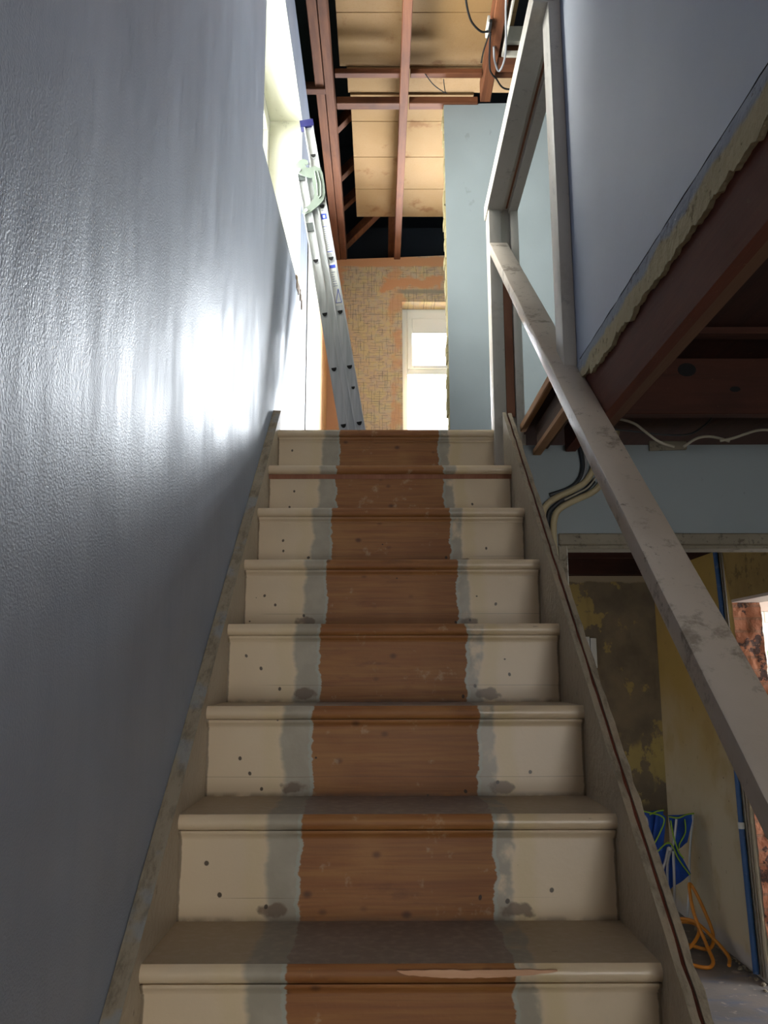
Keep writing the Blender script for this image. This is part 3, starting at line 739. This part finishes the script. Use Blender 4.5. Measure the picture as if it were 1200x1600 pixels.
# strings
def zl(y): return 1.13+.8615*(y-1.368)
bm = nb(); prism(bm, [(.30, zl(.30)), (3.133, zl(3.133)+.005), (3.133, 2.553), (3.133, 2.3), (.55, .06), (.30, .0)], 'x', -.4225, SX0)
subdivide_long(bm, .12); 
for v in bm.verts:
    if v.co.z > zl(v.co.y)-.004: v.co.z += .004*mnoise.noise(Vector((v.co.x*40, v.co.y*14, 0)))
o = link('string_board', bm, M_STRL, st)
def zr(y): return 1.137+.8845*(y-1.341)+.002
def string_part(x0, x1, dz=0.0, jag=0.0):
    bm = nb(); n = 90; ys = [.30+(2.995-.30)*i/n for i in range(n+1)]
    tops = [[], []]; bots = [[], []]
    for y in ys:
        for s, x in ((0, x0), (1, x1)):
            jx = jag*mnoise.noise(Vector((y*30, s*7, 0)))*(1 if s else .3) + jag*.6*mnoise.noise(Vector((y*90, s*3, 2)))*(1 if s else .3)
            tops[s].append(bm.verts.new((x+jx, y, zr(y)+dz+jag*.6*mnoise.noise(Vector((y*22, x*30, 5))))))
            bots[s].append(bm.verts.new((x, y, max(0, zr(y)-.36))))
    for i in range(n):
        bm.faces.new((tops[0][i], tops[0][i+1], tops[1][i+1], tops[1][i])); bm.faces.new((bots[0][i], bots[1][i], bots[1][i+1], bots[0][i+1]))
        bm.faces.new((tops[0][i], bots[0][i], bots[0][i+1], tops[0][i+1])); bm.faces.new((tops[1][i], tops[1][i+1], bots[1][i+1], bots[1][i]))
    for i in (0, n): bm.faces.new((tops[0][i], tops[1][i], bots[1][i], bots[0][i]))
    return bm
link('string_board', string_part(SX1, .4700, 0, .003), M_STRR, st)
link('string_groove', string_part(.4702, .4768, -.008, 0), M_APRON, st)
link('string_edging', string_part(.4770, .4905, -.002, .005), M_STRR, st)

# ============================================================ BANISTER
bn = empty('banister', (.48, 3.06, 0), 'off white painted banister with sloping handrail, newel post and landing rail', 'banister')
bm = nb()    # newel with a groove
box(bm, .430, .478, 3.028, 3.115, 2.36, 3.50, .003, 2); box(bm, .474, .548, 3.052, 3.115, 2.36, 3.50, .001, 1)
box(bm, .516, .548, 3.032, 3.115, 2.40, 3.47, .003, 2)
link('newel_post', bm, M_POST, bn, True)
bm = nb(); box(bm, .4805, .513, 3.040, 3.0515, 2.60, 3.22, .001, 1); o = link('groove_slip', bm, M_BARE, bn); o['label'] = 'bare orange wooden slip in the newel groove'
# landing rail from newel towards the camera
bm = nb()
prism(bm, [(2.0, 3.475), (3.115, 3.455), (3.115, 3.515), (2.0, 3.535)], 'x', .424, .488, .003)
prism(bm, [(2.0, 3.475), (3.115, 3.452), (3.115, 3.515), (2.0, 3.535)], 'x', .512, .548, .003)
prism(bm, [(2.0, 3.490), (3.115, 3.468), (3.115, 3.515), (2.0, 3.535)], 'x', .486, .514)
link('landing_rail', bm, M_POST, bn)
bm = nb(); prism(bm, [(2.085, 3.4875), (3.04, 3.4665), (3.04, 3.4680), (2.085, 3.4895)], 'x', .500, .507); link('rail_groove', bm, M_BARE, bn)
bm = nb(); box(bm, .465, .4990, 2.0, 2.082, 2.388, 4.90, .003, 2); link('post', bm, M_POST, bn, True)
bm = nb(); box(bm, .461, .503, 1.996, 2.06, 2.375, 2.398, .004, 2); 
o = link('paint_blob', bm, M_POST, bn)
# handrail
def zh(y): return 1.548+.8790*(y-1.02)
bm = nb(); pts2 = []
W0, W1 = .430, .502
prof = [(W0+.004, 0), (W0+.001, -.002), (W0, -.006), (W0, -.036), (W0+.004, -.041), (W1-.004, -.041), (W1, -.036), (W1, -.006), (W1-.001, -.002), (W1-.004, 0)]
sl = math.atan(.879); rings = []
n = 60
for i in range(n+1):
    y = .24+(3.028-.24)*i/n
    rings.append([bm.verts.new((x+.0008*mnoise.noise(Vector((y*25, j, 0))), y, zh(y)+d/math.cos(sl)+.0008*mnoise.noise(Vector((y*20, j*3, 1))))) for j, (x, d) in enumerate(prof)])
m_ = len(prof)
for A, B_ in zip(rings, rings[1:]):
    for k in range(m_): bm.faces.new((A[k], A[(k+1) % m_], B_[(k+1) % m_], B_[k]))
bm.faces.new(rings[0]); bm.faces.new(rings[-1][::-1])
link('handrail', bm, M_RAIL, bn, True)
bm = nb(); box(bm, .425, .515, .20, .29, 0, 1.02, .004, 2); link('newel_post', bm, M_POST, bn)

# ============================================================ LADDER
LX, LZ = -.160, LAND; dv = Vector((-.1667, 0, .986)); nv = Vector((.986, 0, .1667)); NY = 3.70
def lp(s, t, y): return Vector((LX, 0, LZ))+dv*s+nv*t+Vector((0, y, 0))
def lbox(bm, s0, s1, t0, t1, y0, y1):
    vs = [bm.verts.new(lp(s, t, y)) for s in (s0, s1) for t in (t0, t1) for y in (y0, y1)]
    for f in [(0,1,3,2),(4,6,7,5),(0,4,5,1),(2,3,7,6),(0,2,6,4),(1,5,7,3)]: bm.faces.new([vs[i] for i in f])
ld = empty('aluminium_ladder', (LX+.06, NY+.2, LZ), 'aluminium two section extension ladder leaning on the window wall at the stair top', 'ladder')
def stile(y, t0, t1, s1, side):
    bm = nb(); a, b = (y, y+.022)
    lbox(bm, .0, s1, t0+.004, t1-.004, a+(.003 if side < 0 else .0), b-(.003 if side > 0 else 0))
    lbox(bm, .0, s1, t0, t0+.006, a-.008, b+.004); lbox(bm, .0, s1, t1-.006, t1, a-.008, b+.004)
    o = link('stile', bm, M_ALU, ld); return o
L_T, R_T = (0.0, .045), (.073, .120)
L_S, R_S = 1.53, 1.79
for (t0, t1), s1 in ((L_T, L_S), (R_T, R_S)):
    for y, sd in ((NY, -1), (NY+.36, 1)): 
        stile(y, t0, t1, s1, sd)
rung_s = [.210+.2785*i for i in range(6)]
def dshape(bm, s, t, y0, y1, r, seg=14):
    pts = [(s+r*.55, t+r), (s+r*.55, t-r)]+[(s+r*.55-r*1.5*math.sin(math.pi*k/seg), t-r*math.cos(math.pi*k/seg)) for k in range(1, seg)]
    A = [bm.verts.new(lp(p[0], p[1], y0)) for p in pts]; B_ = [bm.verts.new(lp(p[0], p[1], y1)) for p in pts]
    bm.faces.new(A); bm.faces.new(B_[::-1]); q = len(pts)
    for k in range(q): bm.faces.new((A[k], B_[k], B_[(k+1) % q], A[(k+1) % q]))
for (t0, t1), smax in ((L_T, L_S), (R_T, R_S)):
    for s in rung_s:
        if s > smax-.05: continue
        bm = nb(); dshape(bm, s, (t0+t1)/2, NY-.0004, NY+.381, .0160); rg = link('rung', bm, M_ALU, ld, True)
        bm = nb(); dshape(bm, s, (t0+t1)/2, NY-.0016, NY+.0008, .0122); link('rung_end', bm, M_BLACK, rg)
bm = nb(); dshape(bm, .385, .0965, NY-.0016, NY+.004, .008); 
link('bolt_hole', bm, M_BLACK, ld)
bm = nb(); lbox(bm, R_S-.030, R_S+.006, R_T[0]-.004-.012, R_T[1]+.004, NY-.012, NY+.03); link('end_cap', bm, M_CAP, ld)
# gap spacer seen between the two sections
bm = nb(); lbox(bm, .10, 1.50, .0455, .0725, NY+.010, NY+.020); link('guide_flange', bm, M_ALU, ld)
# hooked steel bracket
def sc3(x, z): return (x*.932, 1.6472+(z-1.6472)*.932)
hk = [(-.452, 4.238), (-.444, 4.270), (-.425, 4.293), (-.405, 4.298), (-.385, 4.290), (-.380, 4.272), (-.390, 4.262), (-.398, 4.268), (-.392, 4.250), (-.378, 4.246), (-.345, 4.256), (-.318, 4.244), (-.304, 4.215), (-.294, 4.150), (-.290, 4.100), (-.298, 4.060), (-.322, 4.030), (-.360, 3.996), (-.392, 3.980), (-.408, 3.990), (-.404, 4.008), (-.375, 4.030), (-.352, 4.062), (-.346, 4.100), (-.356, 4.165), (-.360, 4.190), (-.385, 4.196), (-.415, 4.206), (-.440, 4.222)]
bm = nb(); prism(bm, [sc3(*p) for p in hk], 'y', NY-.020, NY-.012); br = link('hook_bracket', bm, M_STEEL, ld)
bm = nb()
for p0, p1 in (((-.330, 4.225), (-.312, 4.150)), ((-.312, 4.150), (-.310, 4.085)), ((-.310, 4.085), (-.322, 4.070)), ((-.346, 4.225), (-.332, 4.150)), ((-.332, 4.150), (-.328, 4.085))):
    a, b = sc3(*p0), sc3(*p1); tube(bm, [(a[0], NY-.022, a[1]), (b[0], NY-.022, b[1])], .0028, 6, 0)
link('pressed_rib', bm, M_STEEL, br)
for q in ((-.428, 4.232), (-.388, 4.000)):
    bm = nb(); a = sc3(*q); disc(bm, (a[0], NY-.022, a[1]), .009, th=.006); link('rivet', bm, M_ALU, br)
dst = plain('dark steel', '#4b5050', .5, .6)
for q in ((1.36, 1.53, .070, .124), (1.475, 1.50, 0, .045), (1.20, 1.245, .002, .044)):
    bm = nb(); lbox(bm, q[0], q[1], q[2], q[3], NY-.005, NY-.001); link('clamp_plate', bm, M_STEEL if q[0] == 1.36 else dst, ld)
# stickers on the right-hand stile
def sticker(s0, s1, name, mat, t0=.081, t1=.113, dy=0.0):
    bm = nb(); lbox(bm, s0, s1, t0, t1, NY+.0016-dy, NY+.0024); return link(name, bm, mat, ld)
for s0, s1 in ((1.075, 1.345), (.80, 1.02)): sticker(s0, s1, 'sticker', M_PLASTIC)
sk = [o for o in ld.children if o.name.startswith('sticker')]
def ink(name, q, mat, sticker_i, d0=.0010, d1=.0016):
    bm = nb(); lbox(bm, q[0], q[1], q[2], q[3], NY+d0, NY+d1); return link(name, bm, mat, sk[sticker_i])
ink('emblem', (1.255, 1.285, .083, .111), M_INK, 0); ink('emblem', (1.262, 1.276, .092, .102), M_PLASTIC, 0, .0002, .0009)
for q in ((1.080, 1.084, .083, .111), (1.215, 1.218, .083, .105)): ink('printed_line', q, M_INK, 0)
ink('printed_line', (.995, 1.012, .083, .111), M_INK, 1)
for i in range(11):
    s = 1.095+i*.0105; ink('printed_text', (s, s+.004, .085, .085+random.uniform(.012, .024)), M_SMOKE, 0)
for s in (1.30, 1.315, 1.33): ink('printed_text', (s, s+.006, .088, .106), M_SMOKE, 0)
for i in range(7):
    s = .90+i*.012; ink('printed_text', (s, s+.004, .085, .085+random.uniform(.010, .022)), M_SMOKE, 1)
bm = nb()
tri = [(.815, .084), (.815, .111), (.885, .105)]
for i in range(3):
    a, b = tri[i], tri[(i+1) % 3]; tube(bm, [lp(a[0], a[1], NY+.0008), lp(b[0], b[1], NY+.0008)], .0014, 5, 0)
link('warning_triangle', bm, M_INK, sk[-1])

# ============================================================ CABLES AND PIPES BY THE DOORWAY
YP = 2.884
def ppath(pts, dy=0): return [(x, YP+dy, z) for x, z in pts]
PG = 'cream pipes curving over the blue wall'
bm = nb(); tube(bm, ppath([(.790, 2.50), (.772, 2.40), (.752, 2.345), (.725, 2.308), (.683, 2.280), (.616, 2.248), (.583, 2.220), (.571, 2.185), (.572, 2.10), (.575, 1.9), (.575, 1.5)]), .0115, 12, 8); put(link('cream_pipe', bm, M_PIPE), 'cream plastic pipe, upper left of the two curving down beside the stair string', 'pipe', PG)
bm = nb(); tube(bm, ppath([(.850, 2.50), (.825, 2.38), (.800, 2.330), (.774, 2.290), (.741, 2.266), (.679, 2.238), (.630, 2.209), (.611, 2.172), (.607, 2.126), (.608, 2.063), (.613, 2.0), (.615, 1.8), (.615, 1.5)]), .0115, 12, 8); put(link('cream_pipe', bm, M_PIPE), 'cream plastic pipe, lower right of the two curving down past the door frame', 'pipe', PG)
bm = nb(); tube(bm, ppath([(.708, 2.52), (.716, 2.43), (.722, 2.364), (.703, 2.315), (.665, 2.285), (.60, 2.262)], .004), .0075, 10, 8); put(link('dark_cable', bm, M_DCAB), 'dark cable bending down out of the ceiling onto the upper cream pipe', 'cable')
bm = nb(); tube(bm, ppath([(.733, 2.50), (.735, 2.40), (.728, 2.345), (.700, 2.303), (.650, 2.278)], .008), .006, 10, 8); put(link('grey_cable', bm, M_GCAB), 'grey cable tucked beside the dark cable above the upper cream pipe', 'cable')
bm = nb(); tube(bm, ppath([(.76, 2.312), (.72, 2.276), (.65, 2.246), (.612, 2.218), (.592, 2.190), (.588, 2.140), (.590, 2.0), (.592, 1.6)], .004), .008, 10, 8); put(link('dark_cable', bm, M_DCAB), 'dark cable running down between the two cream pipes', 'cable')
bm = nb(); tube(bm, ppath([(.765, 2.325), (.735, 2.288), (.70, 2.268), (.65, 2.243)], -.004), .003, 8, 8); put(link('thin_cable', bm, M_WCAB), 'thin pale cable between the two cream pipes', 'cable')
CB = 'pale cables sagging in the gap above the blue wall'
def yc(y, pts): 
    f = lambda x, z: (x*y/2.6, y, 1.6472+(z-1.6472)*y/2.6)
    return [f(x, z) for x, z in pts]
bm = nb(); tube(bm, yc(2.6, [(.66, 2.42), (.718, 2.446), (.755, 2.455), (.792, 2.450), (.830, 2.435), (.865, 2.405), (.905, 2.375), (.95, 2.36)]), .0045, 8); put(link('white_cable', bm, M_WCAB), 'pale cable arching in the dark gap just right of the handrail', 'cable', CB)
bm = nb(); tube(bm, yc(2.66, [(.98, 2.36), (1.016, 2.384), (1.042, 2.393), (1.070, 2.394), (1.10, 2.388), (1.13, 2.378)]), .0045, 8); put(link('white_cable', bm, M_WCAB), 'pale cable making a low hump in the middle of the dark gap', 'cable', CB)
bm = nb(); tube(bm, yc(2.6, [(1.10, 2.38), (1.14, 2.388), (1.184, 2.403), (1.225, 2.415), (1.27, 2.415), (1.36, 2.40)]), .0045, 8); put(link('white_cable', bm, M_WCAB), 'pale cable rising to the right edge of the dark gap', 'cable', CB)
bm = nb(); tube(bm, yc(2.62, [(.74, 2.42), (.82, 2.412), (.92, 2.40), (1.0, 2.402), (1.05, 2.43), (1.09, 2.47)]), .003, 8); put(link('thin_cable', bm, M_DCAB), 'thin dark cable crossing the gap behind the pale cables', 'cable')
bm = nb(); box(bm, .965, 1.10, 2.885, 2.9, 2.428, 2.462, .003, 1); 
for v in bm.verts: v.co.z += .006*mnoise.noise(v.co*40)
put(link('wood_scrap', bm, M_TRIMW), 'chipped wood scrap on top of the blue wall below the cables', 'wood scrap')
# light switch on grey wall
ls = empty('wall_switch', (1.565, 6.29, 1.67), 'white double cable trunking piece on the grey plaster wall', 'switch')
bm = nb(); box(bm, 1.525, 1.557, 6.270, 6.2995, 1.69, 1.90, .004, 2); link('trunking', bm, M_PLASTIC, ls)
bm = nb(); box(bm, 1.563, 1.605, 6.262, 6.2995, 1.67, 1.89, .004, 2); bx = link('switch_plate', bm, M_PLASTIC, ls)
# blue conduit and bead at the opening
bc = empty('blue_conduit', (2.05, 4.93, 0), 'blue vertical conduit on the yellow stained wall beside the opening', 'conduit')
bm = nb(); tube(bm, [(2.052, 5.06, 2.42), (2.052, 5.015, 1.9), (2.052, 4.985, .77)], .0145, 12, 6); link('upper_length', bm, M_BPIPE, bc, True)
bm = nb(); tube(bm, [(2.050, 4.980, .80), (2.050, 4.935, .02)], .0165, 12, 0); link('lower_length', bm, M_BPIPE, bc, True)
bm = nb(); tube(bm, [(2.051, 4.9805, .80), (2.051, 4.979, .765)], .019, 12, 0); link('collar', bm, M_PLASTIC, bc)
CBG = 'thin metal beads beside the blue conduit'
for d, lab in ((0, 'closest to the blue conduit'), (.028, 'closest to the brick edge')):
    bm = nb(); tube(bm, [(2.062, 5.012-d, 2.37), (2.062, 4.965-d, 1.5), (2.062, 4.888-d, .02)], .005, 8, 4); put(link('corner_bead', bm, M_BEAD), 'thin metal plaster bead, '+lab, 'bead', CBG)

# ============================================================ CHAIR, CABLE COIL
YC = 5.68
def cp(u, v, d=0.0):                # point on the plane of the folded chair, given the view direction it was surveyed from
    y = YC+d; f = 1298.95
    dd = r2*((u-600)/f)+u2*((800-v)/f)+fwd; t = y/dd.y
    return Vector((0, 0, 1.6472))+dd*t
ch = empty('camping_chair', (1.86, YC, 0), 'folded blue canvas camping chair with lime piping standing in the corner', 'chair')
def cloth(name, quad, sub, amp, dy, parent=ch, seed=0):
    """a doubly curved canvas panel from a closed outline (u,v,d)"""
    bm = nb(); P = [cp(u, v, d) for u, v, d in quad]; n = sub
    grid = []
    for i in range(n+1):
        row = []
        for j in range(n+1):
            a, b = i/n, j/n
            p = P[0]*(1-a)*(1-b)+P[1]*a*(1-b)+P[2]*a*b+P[3]*(1-a)*b
            k = mnoise.noise(Vector((a*2.2+seed, b*1.3, seed)))*amp+amp*.6*math.sin(a*math.pi*3+seed)*(1-.3*b)
            p = p+Vector((.25*k, k, 0))
            row.append(bm.verts.new(p))
        grid.append(row)
    for i in range(n):
        for j in range(n): bm.faces.new((grid[i][j], grid[i+1][j], grid[i+1][j+1], grid[i][j+1]))
    bmesh.ops.solidify(bm, geom=bm.faces[:], thickness=.004)
    return link(name, bm, M_FAB, parent, True)
bk = cloth('backrest', [(1003, 1267, .02), (1036, 1266, 0), (1037, 1322, 0), (1000, 1330, .03)], 10, .03, 0, seed=1)
cloth('arm_sling', [(1026, 1266, -.02), (1041, 1276, -.03), (1036, 1330, -.03), (1016, 1328, -.02)], 10, .012, 0, seed=3)
stt = cloth('seat', [(1014, 1322, .0), (1054, 1318, -.04), (1080, 1366, .0), (1040, 1396, -.02)], 14, .02, 0, seed=5)
cloth('arm_sling', [(1044, 1274, -.02), (1084, 1271, .04), (1074, 1316, .0), (1056, 1330, -.03)], 12, .016, 0, seed=7)
cloth('storage_flap', [(1022, 1318, .03), (1050, 1322, .03), (1064, 1352, .03), (1040, 1382, .03)], 8, .02, 0, seed=8)
def pipe_(pts, r, mat, name, parent=ch):
    bm = nb(); tube(bm, [cp(u, v, d) for u, v, d in pts], r, 8, 5); return link(name, bm, mat, parent, True)
pipe_([(1003, 1267, .0), (1020, 1271, -.02), (1033, 1275, -.04), (1038, 1283, -.04), (1030, 1304, -.05), (1019, 1324, -.05)], .0045, M_GRNFAB, 'piping')
pipe_([(1015, 1273, -.03), (1026, 1268, -.03), (1037, 1266, -.03)], .0045, M_GRNFAB, 'piping')
pipe_([(1045, 1276, -.05), (1060, 1278, -.05), (1072, 1273, -.03), (1084, 1271, .0)], .0045, M_GRNFAB, 'piping')
pipe_([(1048, 1282, -.05), (1052, 1305, -.06), (1060, 1330, -.06), (1068, 1341, -.05)], .0045, M_GRNFAB, 'piping')
pipe_([(1070, 1280, -.03), (1071, 1300, -.03), (1062, 1318, -.04), (1061, 1326, -.04)], .0045, M_GRNFAB, 'piping')
pipe_([(1028, 1330, -.06), (1037, 1321, -.07), (1044, 1317, -.07), (1051, 1322, -.07), (1060, 1342, -.06), (1078, 1367, -.04)], .0045, M_GRNFAB, 'piping')
pipe_([(1044, 1430, -.02), (1043, 1350, -.03), (1052, 1318, -.05), (1057, 1280, -.05)], .009, M_ALU, 'leg')
pipe_([(1053, 1434, .0), (1054, 1395, -.06), (1052, 1330, -.07)], .009, M_ALU, 'leg')
pipe_([(1044, 1326, -.08), (1040, 1345, -.07), (1033, 1366, -.06), (1026, 1400, -.04), (1016, 1440, -.03)], .009, M_ALU, 'leg')
pipe_([(1000, 1270, -.01), (1010, 1280, -.05), (1011, 1300, -.05), (1009, 1330, -.04), (1012, 1420, -.02)], .009, M_ALU, 'leg')
pipe_([(1083, 1273, .03), (1078, 1330, .04), (1077, 1385, .04), (1074, 1432, .03)], .008, M_ALU, 'leg')
bm = nb(); a = cp(1045, 1326, -.1); disc(bm, a, .012, th=.012); link('hub', bm, M_ALU, ch, True)
bm = nb(); vs = [bm.verts.new(cp(u, v, -.09)) for u, v in ((1024, 1330), (1029, 1334), (1030, 1350), (1024, 1346))]; bm.faces.new(vs); bmesh.ops.solidify(bm, geom=bm.faces[:], thickness=.002); o = link('care_label', bm, M_PLASTIC, ch); o['label'] = 'small white sewn label'
# orange extension cable
oc = [(1.50, 5.5, .013), (1.66, 5.25, .013), (1.80, 5.06, .013), (1.89, 5.13, .013), (1.915, 5.28, .06), (1.895, 5.40, .20), (1.90, 5.47, .33), (1.925, 5.50, .34), (1.965, 5.46, .24), (1.985, 5.36, .10), (1.93, 5.30, .035), (1.80, 5.36, .05),
      (1.70, 5.48, .04), (1.76, 5.62, .05), (1.88, 5.60, .10), (1.93, 5.46, .12), (1.88, 5.33, .09), (1.78, 5.28, .035), (1.70, 5.36, .075), (1.76, 5.52, .13), (1.90, 5.44, .15), (1.975, 5.30, .08), (2.0, 5.18, .03), (1.965, 5.09, .013)]
bm = nb(); tube(bm, oc, .0105, 10, 8); put(link('extension_cable', bm, M_ORANGE, None, True), 'orange extension cable tangled in loops on the floor below the blue chair', 'cable')
# rubble along the foot of the wall
bm = nb()
for i in range(90):
    y = random.uniform(4.55, 5.9); x = 2.055-abs(random.gauss(0, .018)); s = random.uniform(.004, .013)
    m0 = len(bm.verts); g = bmesh.ops.create_icosphere(bm, subdivisions=1, radius=s)
    for v in g['verts']: v.co = Vector((v.co.x*random.uniform(.7, 1.4), v.co.y, v.co.z*.7))+Vector((x, y, s*.5))
put(link('plaster_rubble', bm, M_TRIMW), 'line of plaster crumbs along the foot of the cream wall', 'rubble', kind='stuff')
# green shrub outside the side room window
bm = nb()
for i in range(2600):
    th = random.uniform(0, 2*math.pi); rr = random.random()**.5
    c = Vector((3.6+1.5*rr*math.cos(th), 8.8+.7*rr*math.sin(th)*random.uniform(.2, 1), .2+1.65*random.random()**.8))
    a = Vector((random.uniform(-1, 1), random.uniform(-1, 1), random.uniform(-1, 1))).normalized()*.05; b = a.orthogonal().normalized()*.028
    vs = [bm.verts.new(c+p) for p in (a, b, -a, -b)]; bm.faces.new(vs)
put(link('garden_shrub', bm, M_LEAF), 'green shrub outside the downstairs window at the right edge', 'shrub')
bm = nb(); box(bm, -6, 12, 6.45, 20, -.25, -.13); put(link('garden_lawn', bm, M_LEAF), 'green lawn outside below the downstairs window', 'lawn', kind='stuff')
